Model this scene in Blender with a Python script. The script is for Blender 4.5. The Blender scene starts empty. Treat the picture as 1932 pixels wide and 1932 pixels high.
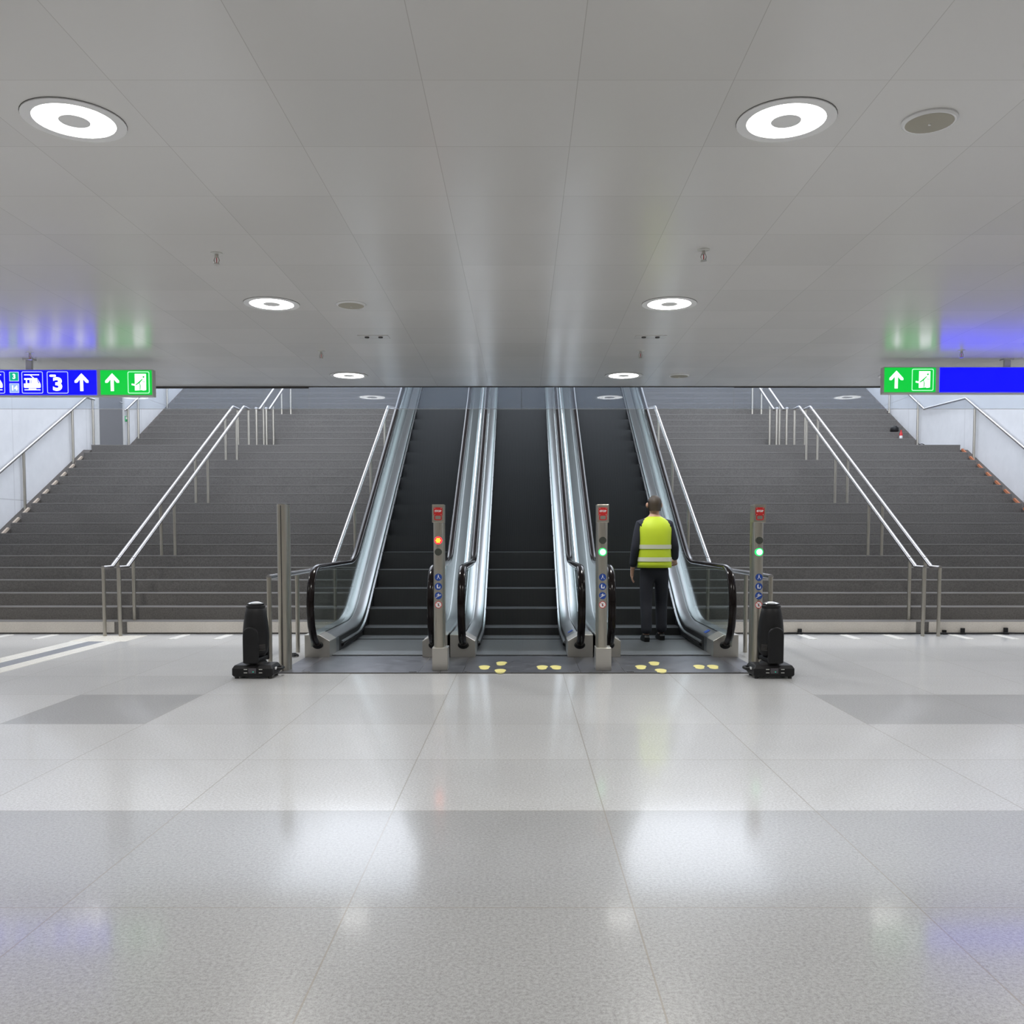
import bpy, bmesh, math, random
from mathutils import Vector, Matrix
PI = math.pi
random.seed(7)
SC = bpy.context.scene
COL = SC.collection

# ------------------------------------------------------------------ camera, sky, exposure
F = 1720.0
CAMH = 1.28
PITCH = math.radians(3.0)
cam_d = bpy.data.cameras.new('camera')
cam = bpy.data.objects.new('camera', cam_d)
COL.objects.link(cam)
cam.location = (0, 0, CAMH)
cam.rotation_euler = (PI / 2 - PITCH, 0, 0)
cam_d.sensor_width = 36
cam_d.lens = F * 36 / 1932
cam_d.shift_x = -(984 - 966) / 1932
cam_d.shift_y = (1011 + F * math.tan(PITCH) - 966) / 1932
cam_d.clip_end = 300
SC.camera = cam

SKY = 3.9
LAMP = 7.0
LAMP_W = 24.0
w = bpy.data.worlds.new('world'); SC.world = w
w.use_nodes = True
bg = w.node_tree.nodes['Background']
bg.inputs[0].default_value = (0.84, 0.895, 1.0, 1)
bg.inputs[1].default_value = SKY
SC.view_settings.view_transform = 'Standard'
SC.view_settings.look = 'None'
SC.view_settings.gamma = 1
SC.view_settings.use_curve_mapping = False
SC.view_settings.exposure = 0.0

# ------------------------------------------------------------------ materials
def mat(name, col=(.5, .5, .5), rough=.5, metal=0.0, spec=.5, emit=None, es=1.0, coat=0):
    m = bpy.data.materials.new(name); m.use_nodes = True
    b = m.node_tree.nodes['Principled BSDF']
    b.inputs['Base Color'].default_value = (*col, 1)
    b.inputs['Roughness'].default_value = rough
    b.inputs['Metallic'].default_value = metal
    b.inputs['Specular IOR Level'].default_value = spec
    if coat: b.inputs['Coat Weight'].default_value = coat; b.inputs['Coat Roughness'].default_value = .1
    if emit:
        b.inputs['Emission Color'].default_value = (*emit, 1)
        b.inputs['Emission Strength'].default_value = es
    return m

class NT:
    def __init__(s, m): s.t = m.node_tree; s.b = s.t.nodes['Principled BSDF']
    def n(s, typ, **kw):
        x = s.t.nodes.new(typ)
        for k, v in kw.items(): setattr(x, k, v)
        return x
    def l(s, a, b): s.t.links.new(a, b)
    def math(s, op, a, b=None, c=None):
        x = s.n('ShaderNodeMath', operation=op)
        for i, v in enumerate((a, b, c)):
            if v is None: continue
            if isinstance(v, (int, float)): x.inputs[i].default_value = v
            else: s.l(v, x.inputs[i])
        return x.outputs[0]
    def noise(s, scale, detail=2, rough=.5, vec=None):
        x = s.n('ShaderNodeTexNoise'); x.inputs['Scale'].default_value = scale
        x.inputs['Detail'].default_value = detail; x.inputs['Roughness'].default_value = rough
        if vec is not None: s.l(vec, x.inputs['Vector'])
        return x.outputs['Fac']
    def ramp(s, fac, stops):
        x = s.n('ShaderNodeValToRGB'); s.l(fac, x.inputs[0])
        e = x.color_ramp.elements
        while len(e) < len(stops): e.new(.5)
        for i, (p, c) in enumerate(stops):
            e[i].position = p; e[i].color = (*c, 1) if len(c) == 3 else c
        return x.outputs[0]
    def mixc(s, fac, a, b, blend='MIX'):
        x = s.n('ShaderNodeMix', data_type='RGBA', blend_type=blend)
        for sock, v in ((x.inputs[0], fac), (x.inputs[6], a), (x.inputs[7], b)):
            if isinstance(v, (int, float)): sock.default_value = v
            elif isinstance(v, tuple): sock.default_value = (*v, 1)
            else: s.l(v, sock)
        return x.outputs[2]
    def maprange(s, v, a, b, c, d):
        x = s.n('ShaderNodeMapRange'); s.l(v, x.inputs[0])
        for i, q in enumerate((a, b, c, d)): x.inputs[i + 1].default_value = q
        return x.outputs[0]
    def pos(s): return s.n('ShaderNodeTexCoord').outputs['Object']

def granite(name, dark, light, scale=90, rough=.35, r2=.5):
    m = mat(name, light, rough); q = NT(m)
    p = q.pos()
    f = q.noise(scale, 3, .7, p); g = q.noise(scale * 3, 2, .6, p)
    f = q.math('ADD', q.math('MULTIPLY', f, .6), q.math('MULTIPLY', g, .4))
    c = q.ramp(f, [(.36, dark), (.62, light)])
    big = q.noise(1.3, 3, .5, p)
    c = q.mixc(1.0, c, q.ramp(big, [(.3, (.86, .86, .86)), (.7, (1, 1, 1))]), 'MULTIPLY')
    q.l(c, q.b.inputs['Base Color'])
    q.l(q.maprange(big, .3, .7, rough, r2), q.b.inputs['Roughness'])
    return m

def brushed(name, col, rough, axis=2, aniso=0.0):
    m = mat(name, col, rough, 1.0); q = NT(m)
    mp = q.n('ShaderNodeMapping'); q.l(q.pos(), mp.inputs[0])
    sc = [260, 260, 260]; sc[axis] = 3
    mp.inputs['Scale'].default_value = sc
    f = q.noise(1.0, 2, .5, mp.outputs[0])
    q.l(q.maprange(f, .3, .7, rough * .8, rough * 1.25), q.b.inputs['Roughness'])
    q.l(q.mixc(f, tuple(x * .92 for x in col), tuple(min(1, x * 1.05) for x in col)), q.b.inputs['Base Color'])
    return m

M = {}
M['steel'] = brushed('brushed_steel', (.50, .47, .41), .34)
M['rail'] = mat('polished_rail_steel', (.60, .58, .58), .22, 1.0)
M['deck'] = mat('deck_steel', (.44, .45, .46), .3, 1.0)
M['block'] = brushed('newel_steel', (.56, .54, .50), .36, 0)
M['rubber'] = mat('handrail_rubber', (.008, .005, .005), .16, 0, .25)
M['black'] = mat('black_plastic', (.008, .008, .009), .5, 0, .3)
M['black_metal'] = mat('black_painted_metal', (.010, .010, .010), .5)
M['skirt'] = mat('skirt_black', (.012, .013, .013), .4)
M['white_trim'] = mat('white_painted_trim', (.62, .62, .61), .4)
M['riser_white'] = granite('pale_riser_stone', (.50, .46, .41), (.62, .58, .52), 60, .5, .6)
M['tactile'] = mat('white_tactile_stone', (.63, .615, .58), .5)
M['tactile_dark'] = granite('dark_tactile_infill', (.16, .17, .19), (.24, .25, .28), 90, .4, .5)
M['tactile_beige'] = mat('beige_tactile_stone', (.58, .55, .49), .5)
M['stair'] = granite('dark_stair_granite', (.095, .089, .082), (.178, .168, .157), 55, .5, .65)
M['nosing'] = mat('stair_nosing', (.20, .19, .18), .35)
M['stringer'] = mat('dark_stringer', (.085, .075, .068), .7)
M['beige_wood'] = mat('beige_shim', (.50, .42, .34), .7)
M['orange_wood'] = mat('orange_shim', (.42, .15, .07), .7)
M['door'] = mat('grey_door_paint', (.19, .19, .20), .45)
M['yellow'] = mat('yellow_sticker', (.74, .66, .22), .55)
M['red'] = mat('red_sticker', (.55, .02, .02), .4)
M['blue'] = mat('blue_sticker', (.015, .06, .30), .4)
M['white'] = mat('white_print', (.8, .8, .8), .45)
M['red_lit'] = mat('red_signal_lens', (.5, .0, .0), .3, emit=(1.0, .008, .014), es=6)
M['red_core'] = mat('red_signal_led', (.5, .2, .0), .3, emit=(1.0, .42, .03), es=2.2)
M['green_lit'] = mat('green_signal_lens', (.0, .4, .1), .3, emit=(.01, .9, .12), es=1.6)
M['green_core'] = mat('green_signal_core', (.2, .5, .3), .3, emit=(.42, 1.0, .62), es=2.2)
M['lens_off'] = mat('unlit_lens', (.06, .065, .055), .25)
M['ring'] = mat('lamp_diffuser', (.9, .9, .9), .4, emit=(1.0, .985, .95), es=LAMP)
M['lamp_trim'] = mat('lamp_trim', (.74, .74, .74), .4)
M['speaker_grille'] = mat('speaker_grille', (.36, .34, .28), .7)
M['sign_blue'] = mat('sign_blue_light', (.0, .0, .1), .3, emit=(.0, .0, 1.0), es=2.6)
M['sign_green'] = mat('sign_green_light', (.0, .05, .01), .3, emit=(.0, .60, .05), es=1.0)
M['sign_frame'] = mat('sign_frame_light', (.3, .3, .5), .3, emit=(.50, .58, 1.0), es=1.0)
M['sign_frame_green'] = mat('sign_frame_green', (.3, .5, .3), .3, emit=(.42, 1.0, .6), es=1.0)
M['sign_white'] = mat('sign_white_light', (.8, .8, .8), .3, emit=(.93, .97, 1.0), es=1.7)
M['sign_teal'] = mat('sign_teal_light', (0, .3, .2), .3, emit=(.0, .42, .22), es=.9)
M['sign_pale'] = mat('sign_pale_blue_light', (.3, .4, .7), .3, emit=(.30, .48, 1.0), es=.8)
M['housing'] = mat('sign_housing', (.55, .55, .52), .4, .1)
M['skin'] = mat('skin', (.50, .29, .20), .5)
M['hair'] = mat('dark_hair', (.05, .035, .022), .6)
M['hivis'] = mat('hi_vis_yellow', (.52, .66, .02), .6)
M['reflective'] = mat('reflective_tape', (.62, .64, .50), .35)
M['jacket'] = mat('navy_jacket', (.012, .014, .024), .8)
M['trousers'] = mat('dark_trousers', (.010, .011, .018), .8)
M['green_box'] = mat('green_plastic', (.05, .45, .16), .4)
M['display'] = mat('grey_display', (.07, .065, .075), .2)
M['teal_led'] = mat('teal_led', (.0, .3, .2), .3, emit=(.0, .5, .3), es=.4)
M['dark_line'] = mat('dark_gap', (.045, .042, .04), .6)
M['lens_glass'] = mat('lamp_front_lens', (.75, .78, .82), .06, .6)

def glass(name, tint, refl_tint=(1, 1, 1), rough=.0, film=0.0, film_col=(.7, .8, .95), ior=1.5):
    m = bpy.data.materials.new(name); m.use_nodes = True
    t = m.node_tree; t.nodes.clear()
    out = t.nodes.new('ShaderNodeOutputMaterial')
    tr = t.nodes.new('ShaderNodeBsdfTransparent'); tr.inputs[0].default_value = (*tint, 1)
    gl = t.nodes.new('ShaderNodeBsdfGlossy'); gl.inputs['Roughness'].default_value = rough
    gl.inputs[0].default_value = (*refl_tint, 1)
    lw = t.nodes.new('ShaderNodeLayerWeight'); lw.inputs[0].default_value = .5
    pw = t.nodes.new('ShaderNodeMath'); pw.operation = 'POWER'; pw.inputs[1].default_value = 5
    t.links.new(lw.outputs['Facing'], pw.inputs[0])
    fr = t.nodes.new('ShaderNodeMath'); fr.operation = 'MULTIPLY_ADD'; fr.inputs[1].default_value = .96; fr.inputs[2].default_value = .04
    t.links.new(pw.outputs[0], fr.inputs[0])
    mx = t.nodes.new('ShaderNodeMixShader')
    t.links.new(fr.outputs[0], mx.inputs[0]); t.links.new(tr.outputs[0], mx.inputs[1]); t.links.new(gl.outputs[0], mx.inputs[2])
    last = mx.outputs[0]
    if film:
        df = t.nodes.new('ShaderNodeBsdfTranslucent'); df.inputs[0].default_value = (*film_col, 1)
        m2 = t.nodes.new('ShaderNodeMixShader'); m2.inputs[0].default_value = film
        t.links.new(last, m2.inputs[1]); t.links.new(df.outputs[0], m2.inputs[2]); last = m2.outputs[0]
    t.links.new(last, out.inputs[0])
    return m
M['glass'] = glass('balustrade_glass', (.88, .93, .92))
M['smoke_glass'] = glass('smoke_screen_glass', (.94, .96, .98), film=.06)

def wall_concrete():
    m = mat('white_concrete', (.74, .75, .77), .6); q = NT(m); p = q.pos()
    a = q.noise(.7, 4, .6, p); b = q.noise(6, 4, .6, p)
    f = q.math('ADD', q.math('MULTIPLY', a, .7), q.math('MULTIPLY', b, .3))
    c = q.ramp(f, [(.3, (.66, .67, .69)), (.7, (.78, .79, .81))])
    sx = q.n('ShaderNodeSeparateXYZ'); q.l(p, sx.inputs[0])
    ln = None
    for ax, per, off in ((1, 2.5, .3), (2, 2.4, .55)):
        fr = q.math('FRACT', q.math('DIVIDE', q.math('ADD', sx.outputs[ax], off), per))
        k = q.math('LESS_THAN', fr, .006 if ax == 1 else .008)
        ln = k if ln is None else q.math('MAXIMUM', ln, k)
    c = q.mixc(q.math('MULTIPLY', ln, .45), c, (.4, .4, .41))
    q.l(c, q.b.inputs['Base Color'])
    return m
M['concrete'] = wall_concrete()
M['hall_wall'] = mat('hall_wall_paint', (.62, .62, .60), .5)

# ceiling: satin metal panels 0.6 m, fine joints
PANEL = .6; CX0 = -.385; CY0 = 3.60
def ceiling_mat():
    m = mat('ceiling_panels', (.6, .6, .58), .22, 0.0, .5); q = NT(m); p = q.pos()
    sx = q.n('ShaderNodeSeparateXYZ'); q.l(p, sx.inputs[0])
    u = q.math('DIVIDE', q.math('SUBTRACT', sx.outputs[0], CX0), PANEL)
    v = q.math('DIVIDE', q.math('SUBTRACT', sx.outputs[1], CY0), PANEL)
    fu = q.math('FRACT', q.math('ADD', u, 100)); fv = q.math('FRACT', q.math('ADD', v, 100))
    lu = q.math('LESS_THAN', fu, .0055); lv = q.math('LESS_THAN', fv, .0055)
    ln = q.math('MAXIMUM', lu, lv)
    cb = q.n('ShaderNodeCombineXYZ'); q.l(q.math('FLOOR', u), cb.inputs[0]); q.l(q.math('FLOOR', v), cb.inputs[1])
    wn = q.n('ShaderNodeTexWhiteNoise'); q.l(cb.outputs[0], wn.inputs['Vector'])
    c = q.mixc(wn.outputs['Value'], (.59, .58, .56), (.63, .62, .60))
    c = q.mixc(q.math('MULTIPLY', ln, .40), c, (.24, .21, .18))
    q.l(c, q.b.inputs['Base Color'])
    q.l(q.maprange(q.noise(1.5, 2, .5, p), .3, .7, .20, .26), q.b.inputs['Roughness'])
    return m
M['ceiling'] = ceiling_mat()

# floor: polished granite, per-tile tone from a face attribute
ROWS = [-9, -7.9, -6.9, -5.9, -4.9, -3.9, -2.9, -1.9, -.9, .1, 1.1, 2.1, 3.08, 4.19, 5.16, 6.15, 7.30, 8.28, 9.28, 10.28, 11.28, 12.0]
COLW = .985; COLX0 = -.60
def floor_mat():
    m = mat('floor_granite', (.5, .5, .5), .2, 0, .5); q = NT(m); p = q.pos()
    at = q.n('ShaderNodeAttribute', attribute_name='tone')
    f1 = q.noise(82, 4, .75, p); f2 = q.noise(260, 3, .7, p)
    f = q.math('ADD', q.math('MULTIPLY', f1, .6), q.math('MULTIPLY', f2, .4))
    c = q.ramp(f, [(.38, (.38, .375, .365)), (.59, (.71, .715, .72))])
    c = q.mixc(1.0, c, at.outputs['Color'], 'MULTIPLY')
    big = q.noise(.9, 4, .6, p)
    c = q.mixc(1.0, c, q.ramp(big, [(.3, (.90, .90, .90)), (.7, (1, 1, 1))]), 'MULTIPLY')
    sx = q.n('ShaderNodeSeparateXYZ'); q.l(p, sx.inputs[0])
    ln = q.math('LESS_THAN', q.math('FRACT', q.math('ADD', q.math('DIVIDE', q.math('SUBTRACT', sx.outputs[0], COLX0 - .003), COLW), 100)), .006)
    for y in ROWS[11:]:
        k = q.math('LESS_THAN', q.math('ABSOLUTE', q.math('SUBTRACT', sx.outputs[1], y)), .003)
        ln = q.math('MAXIMUM', ln, k)
    c = q.mixc(q.math('MULTIPLY', ln, .7), c, (.27, .24, .19))
    q.l(c, q.b.inputs['Base Color'])
    q.b.inputs['Roughness'].default_value = .3
    q.b.inputs['Coat Weight'].default_value = .62
    q.b.inputs['Coat Roughness'].default_value = .105
    return m
M['floor'] = floor_mat()

def plate_mat():
    m = mat('floor_plate_metal', (.16, .165, .18), .35, .8); q = NT(m); p = q.pos()
    mp = q.n('ShaderNodeMapping'); q.l(p, mp.inputs[0]); mp.inputs['Scale'].default_value = (3, 40, 1)
    f = q.noise(2.0, 4, .6, mp.outputs[0])
    q.l(q.ramp(f, [(.3, (.08, .08, .09)), (.7, (.22, .225, .25))]), q.b.inputs['Base Color'])
    q.l(q.maprange(f, .3, .7, .28, .5), q.b.inputs['Roughness'])
    return m
M['plate'] = plate_mat()
M['comb'] = mat('comb_metal', (.16, .17, .18), .45, .6)
def step_mat():
    m = mat('escalator_step', (.03, .032, .033), .42, .3); q = NT(m); p = q.pos()
    sx = q.n('ShaderNodeSeparateXYZ'); q.l(p, sx.inputs[0])
    g = q.math('FRACT', q.math('MULTIPLY', q.math('ADD', sx.outputs[0], 10), 90))
    base = q.mixc(q.math('LESS_THAN', g, .45), (.040, .042, .043), (.018, .019, .02))
    ge = q.n('ShaderNodeNewGeometry'); sn = q.n('ShaderNodeSeparateXYZ'); q.l(ge.outputs['True Normal'], sn.inputs[0])
    tread = q.mixc(q.math('LESS_THAN', g, .45), (.11, .117, .12), (.045, .047, .05))
    q.l(q.mixc(q.math('GREATER_THAN', sn.outputs[2], .5), base, tread), q.b.inputs['Base Color'])
    return m
M['step'] = step_mat()

# ------------------------------------------------------------------ mesh helpers
class MB:
    def __init__(s): s.v = []; s.f = []
    def add(s, vs, fs):
        o = len(s.v); s.v += [tuple(x) for x in vs]; s.f += [tuple(i + o for i in f) for f in fs]; return s
    def box(s, x0, x1, y0, y1, z0, z1):
        return s.add([(x0, y0, z0), (x1, y0, z0), (x1, y1, z0), (x0, y1, z0), (x0, y0, z1), (x1, y0, z1), (x1, y1, z1), (x0, y1, z1)],
                     [(0, 3, 2, 1), (4, 5, 6, 7), (0, 1, 5, 4), (1, 2, 6, 5), (2, 3, 7, 6), (3, 0, 4, 7)])
    def loft(s, rings, caps=True):
        n = len(rings[0]); o = len(s.v)
        for r in rings: s.v += [tuple(p) for p in r]
        for i in range(len(rings) - 1):
            for j in range(n):
                a = o + i * n + j; b = o + i * n + (j + 1) % n
                s.f.append((a, b, b + n, a + n))
        if caps:
            s.f.append(tuple(o + j for j in reversed(range(n))))
            s.f.append(tuple(o + (len(rings) - 1) * n + j for j in range(n)))
        return s
    def prism(s, poly, o, u, v, depth):
        """polygon (u,v) placed at origin o with axes u,v, extruded along u x v by depth"""
        o = Vector(o); u = Vector(u); v = Vector(v); w_ = u.cross(v).normalized() * depth
        a = [o + u * p[0] + v * p[1] for p in poly]
        return s.loft([a, [p + w_ for p in a]])
    def cyl(s, p0, p1, r0, r1=None, n=20, caps=True):
        r1 = r0 if r1 is None else r1
        p0 = Vector(p0); p1 = Vector(p1); t = (p1 - p0).normalized()
        a = t.cross(Vector((0, 0, 1)) if abs(t.z) < .9 else Vector((1, 0, 0))).normalized(); b = t.cross(a)
        R = [[p + (a * math.cos(q) + b * math.sin(q)) * r for q in [2 * PI * i / n for i in range(n)]] for p, r in ((p0, r0), (p1, r1))]
        return s.loft(R, caps)
    def lathe(s, prof, c=(0, 0, 0), n=28):
        c = Vector(c)
        R = [[c + Vector((r * math.cos(2 * PI * i / n), r * math.sin(2 * PI * i / n), z)) for i in range(n)] for r, z in prof]
        return s.loft(R, True)
    def tube(s, pts, r, n=14):
        pts = [Vector(p) for p in pts]; rings = []; prev = None
        for i, p in enumerate(pts):
            t = ((pts[min(i + 1, len(pts) - 1)] - p).normalized() + (p - pts[max(i - 1, 0)]).normalized()).normalized()
            if prev is None: a = t.cross(Vector((0, 0, 1)) if abs(t.z) < .9 else Vector((1, 0, 0))).normalized()
            else: a = (prev - t * prev.dot(t)).normalized()
            prev = a; b = t.cross(a)
            rr = r[i] if isinstance(r, (list, tuple)) else r
            rings.append([p + (a * math.cos(2 * PI * k / n) + b * math.sin(2 * PI * k / n)) * rr for k in range(n)])
        return s.loft(rings)
    def build(s, name, m, parent=None, smooth=None, bevel=0.0, loc=None, fix=True):
        me = bpy.data.meshes.new(name); me.from_pydata(s.v, [], s.f); me.update()
        if fix:
            bm = bmesh.new(); bm.from_mesh(me)
            bmesh.ops.recalc_face_normals(bm, faces=bm.faces); bm.to_mesh(me); bm.free()
        return link(name, me, m, parent, smooth, bevel, loc)

def link(name, me, m, parent=None, smooth=None, bevel=0.0, loc=None):
    o = bpy.data.objects.new(name, me); COL.objects.link(o)
    if m is not None: me.materials.append(m)
    if bevel:
        b = o.modifiers.new('bevel', 'BEVEL'); b.width = bevel; b.segments = 2; b.limit_method = 'ANGLE'; b.angle_limit = math.radians(40)
    if smooth:
        for p in me.polygons: p.use_smooth = True
        a = math.radians(smooth)
        bm = bmesh.new(); bm.from_mesh(me)
        for e in bm.edges:
            if len(e.link_faces) == 2 and e.calc_face_angle(0) > a: e.smooth = False
        bm.to_mesh(me); bm.free()
    if parent is not None: o.parent = parent
    if loc is not None: o.location = loc
    return o

def empty(name, loc=(0, 0, 0), rz=0):
    o = bpy.data.objects.new(name, None); COL.objects.link(o)
    o.location = loc; o.rotation_euler = (0, 0, rz); o.empty_display_size = .2
    return o
def tag(o, label, cat=None, group=None):
    o['label'] = label
    if cat: o['category'] = cat
    if group: o['group'] = group
    return o
def struct(o, label=None):
    o['kind'] = 'structure'
    if label: o['label'] = label
    return o
def copy_tree(o, parent=None):
    c = o.copy(); COL.objects.link(c)
    if parent is not None: c.parent = parent
    for ch in list(o.children): copy_tree(ch, c)
    return c
def fillet(pts, r, n=8):
    pts = [Vector(p) for p in pts]; out = [pts[0]]
    for i in range(1, len(pts) - 1):
        a, b, c = pts[i - 1], pts[i], pts[i + 1]
        d1 = (a - b).normalized(); d2 = (c - b).normalized()
        ang = d1.angle(d2); L = min(r / math.tan(ang / 2), (a - b).length * .49, (c - b).length * .49)
        p, q = b + d1 * L, b + d2 * L
        for k in range(n + 1):
            t = k / n; out.append(p * (1 - t) ** 2 + b * 2 * t * (1 - t) + q * t * t)
    out.append(pts[-1]); return out
def sweep(mb, prof, path):
    """profile [(x, dz)] carried along path [(y, z)] with upright sections"""
    return mb.loft([[(x, p[0], p[1] + dz) for x, dz in prof] for p in path])
def text_mesh(body, size, name, m, parent, loc, bold=.0, depth=.001, extra_scale=(1, 1), align='CENTER'):
    c = bpy.data.curves.new(name, 'FONT'); c.body = body; c.size = size; c.align_x = align; c.align_y = 'CENTER'
    c.extrude = depth; c.offset = bold; c.resolution_u = 4
    t = bpy.data.objects.new('tmp', c); COL.objects.link(t)
    bpy.context.view_layer.update()
    me = bpy.data.meshes.new_from_object(t.evaluated_get(bpy.context.evaluated_depsgraph_get()))
    bpy.data.objects.remove(t); bpy.data.curves.remove(c)
    me.transform(Matrix.Rotation(PI / 2, 4, 'X') @ Matrix.Diagonal((extra_scale[0], extra_scale[1], 1, 1)))
    me.materials.clear()
    return link(name, me, m, parent, loc=loc)
def rrect(x0, x1, y0, y1, r, n=5):
    P = []
    for cx, cy, a0 in ((x1 - r, y1 - r, 0), (x0 + r, y1 - r, 90), (x0 + r, y0 + r, 180), (x1 - r, y0 + r, 270)):
        for k in range(n + 1):
            a = math.radians(a0 + 90 * k / n); P.append((cx + r * math.cos(a), cy + r * math.sin(a)))
    return P
def ring_outline(mb, outer, inner, o, u, v, depth):
    o = Vector(o); u = Vector(u); v = Vector(v); w_ = u.cross(v).normalized() * depth
    A = [o + u * p[0] + v * p[1] for p in outer]; B = [o + u * p[0] + v * p[1] for p in inner]
    n = len(A)
    vs = A + B + [p + w_ for p in A] + [p + w_ for p in B]; fs = []
    for i in range(n):
        j = (i + 1) % n
        fs += [(i, j, n + j, n + i), (2 * n + i, 3 * n + i, 3 * n + j, 2 * n + j), (i, 2 * n + i, 2 * n + j, j), (n + i, n + j, 3 * n + j, 3 * n + i)]
    return mb.add(vs, fs)

# ------------------------------------------------------------------ the setting
H = 3.03                 # ceiling height
EDGE = 10.82             # where the low ceiling stops
S0 = 11.85; TR = .307; RI = .165; N1 = 18; N2 = 19
LAND_Y = S0 + (N1 - 1) * TR          # front edge of the landing
S2 = 18.75                           # first riser of the upper flight
LZ = RI * N1; UZ = LZ + RI * N2
UP_Y = S2 + (N2 - 1) * TR
WL, WR = -8.15, 8.30
HX = 13.0
# floor with one face per tile
fl = MB(); tones = []
xs = [COLX0 + COLW * k for k in range(-14, 16)]
xs = [x for x in xs if -HX < x < HX]; xs = [-HX] + xs + [HX]
for j in range(len(ROWS) - 1):
    for i in range(len(xs) - 1):
        x0, x1, y0, y1 = xs[i], xs[i + 1], ROWS[j], ROWS[j + 1]
        fl.add([(x0, y0, 0), (x1, y0, 0), (x1, y1, 0), (x0, y1, 0)], [(0, 1, 2, 3)])
        xm, ym = (x0 + x1) / 2, (y0 + y1) / 2
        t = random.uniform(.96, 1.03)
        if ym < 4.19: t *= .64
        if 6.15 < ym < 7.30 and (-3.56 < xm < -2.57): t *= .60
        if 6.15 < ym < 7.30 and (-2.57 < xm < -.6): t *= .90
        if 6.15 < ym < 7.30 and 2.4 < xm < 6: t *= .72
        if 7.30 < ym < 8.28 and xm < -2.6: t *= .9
        tones.append((t, t, t * 1.005, 1))
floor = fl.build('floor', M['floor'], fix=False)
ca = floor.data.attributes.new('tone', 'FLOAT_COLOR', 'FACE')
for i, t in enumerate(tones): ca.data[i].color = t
struct(floor, 'polished pale granite floor in large square tiles')
struct(MB().box(-HX, HX, -9, EDGE, H, H + .45).build('ceiling', M['ceiling']), 'grey satin ceiling of square metal panels')
struct(MB().box(-HX - .3, -HX, -9.3, 12.15, 0, H + .45).build('wall_left', M['hall_wall']))
struct(MB().box(HX, HX + .3, -9.3, 12.15, 0, H + .45).build('wall_right', M['hall_wall']))
struct(MB().box(-HX, HX, -9.3, -9, 0, H + .45).build('wall_back', M['hall_wall']))
struct(MB().box(-HX, WL - .3, 11.85, 12.15, 0, 10.0).build('wall_front_left', M['concrete']))
struct(MB().box(WR + .3, HX, 11.85, 12.15, 0, 10.0).build('wall_front_right', M['concrete']))
struct(MB().box(WL - .3, WL, 11.85, 34, 0, 10.0).build('wall_stair_left', M['concrete']), 'white concrete wall beside the left stairs')
struct(MB().box(WR, WR + .3, 11.85, 34, 0, 10.0).build('wall_stair_right', M['concrete']), 'white concrete wall beside the right stairs')
struct(MB().box(-HX, HX, EDGE - .3, EDGE, H + .45, 5.3).build('wall_sky_block', M['concrete']))  # added unseen wall, blocks part of the sky to shade the lower flight
struct(MB().box(WL, -2.45, UP_Y, 34, UZ - .3, UZ).box(2.45, WR, UP_Y, 34, UZ - .3, UZ).box(-2.45, 2.45, 22.6, 34, UZ - .3, UZ).build('floor_upper', M['stair']))
struct(MB().box(-3.4, 3.4, 12.5, 34, 9.6, 10.0).build('ceiling_sky_block', M['hall_wall']), 'unseen roof slab added high over the escalators to block the sky')  # added unseen canopy, darkens the middle of the sky reflected in the floor
struct(MB().box(WL, WR, 34, 34.3, UZ, 7.6).build('wall_upper_back', M['concrete']))
struct(MB().box(-13, WL - 0.0, EDGE - .03, EDGE + .012, H - .018, H).build('trim_1', M['dark_line']))
struct(MB().box(WL, -2.5, EDGE - .03, EDGE + .012, H - .02, H).build('trim_2', M['dark_line']))
struct(MB().box(2.5, WR, EDGE - .03, EDGE + .012, H - .012, H).build('trim_3', M['dark_line']))
struct(MB().box(-2.5, 2.5, EDGE - .03, EDGE + .012, H - .006, H).build('trim_4', M['dark_line']))

# ------------------------------------------------------------------ staircases
def staircase(side, upper, label):
    x_in, x_out = 2.30, (8.0 if side < 0 else 8.16)
    xa, xb = sorted((side * x_in, side * x_out))
    y0, z0, n = (S2, LZ, N2) if upper else (S0, 0, N1)
    t = empty('staircase', ((xa + xb) / 2, y0, z0)); tag(t, label, 'stairs', 'flights of stairs')
    L = (t.location.x, y0, z0)
    for k in range(n):
        ya = k * TR; za = (k + 1) * RI
        last = k == n - 1
        yb = ya + TR + .02 if not last else ((S2 - LAND_Y) if not upper else TR + ya)
        if last and not upper: yb = ya + (S2 - LAND_Y)
        b = MB().box(xa - L[0], xb - L[0], ya, yb, za - RI - (.0 if k == 0 else .02), za - .0)
        st = b.build('step' if not (last and not upper) else 'landing', M['stair'], t)
        MB().box(xa - L[0], xb - L[0], ya - .004, ya + .03, za - .012, za + .0015).build('nosing', M['nosing'], st)
    if not upper:
        for a, bx in ((x_in, 5.14), (5.31, x_out)):
            p, q = sorted((side * a, side * bx))
            MB().box(p - L[0], q - L[0], -.016, -.001, .022, RI - .006).build('riser_cover', M['riser_white'], t)
    return t
staircase(-1, False, 'lower flight of dark granite stairs to the left of the escalators')
staircase(1, False, 'lower flight of dark granite stairs to the right of the escalators')
staircase(-1, True, 'upper flight of grey stairs above the landing, left of the escalators')
staircase(1, True, 'upper flight of grey stairs above the landing, right of the escalators')
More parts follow.
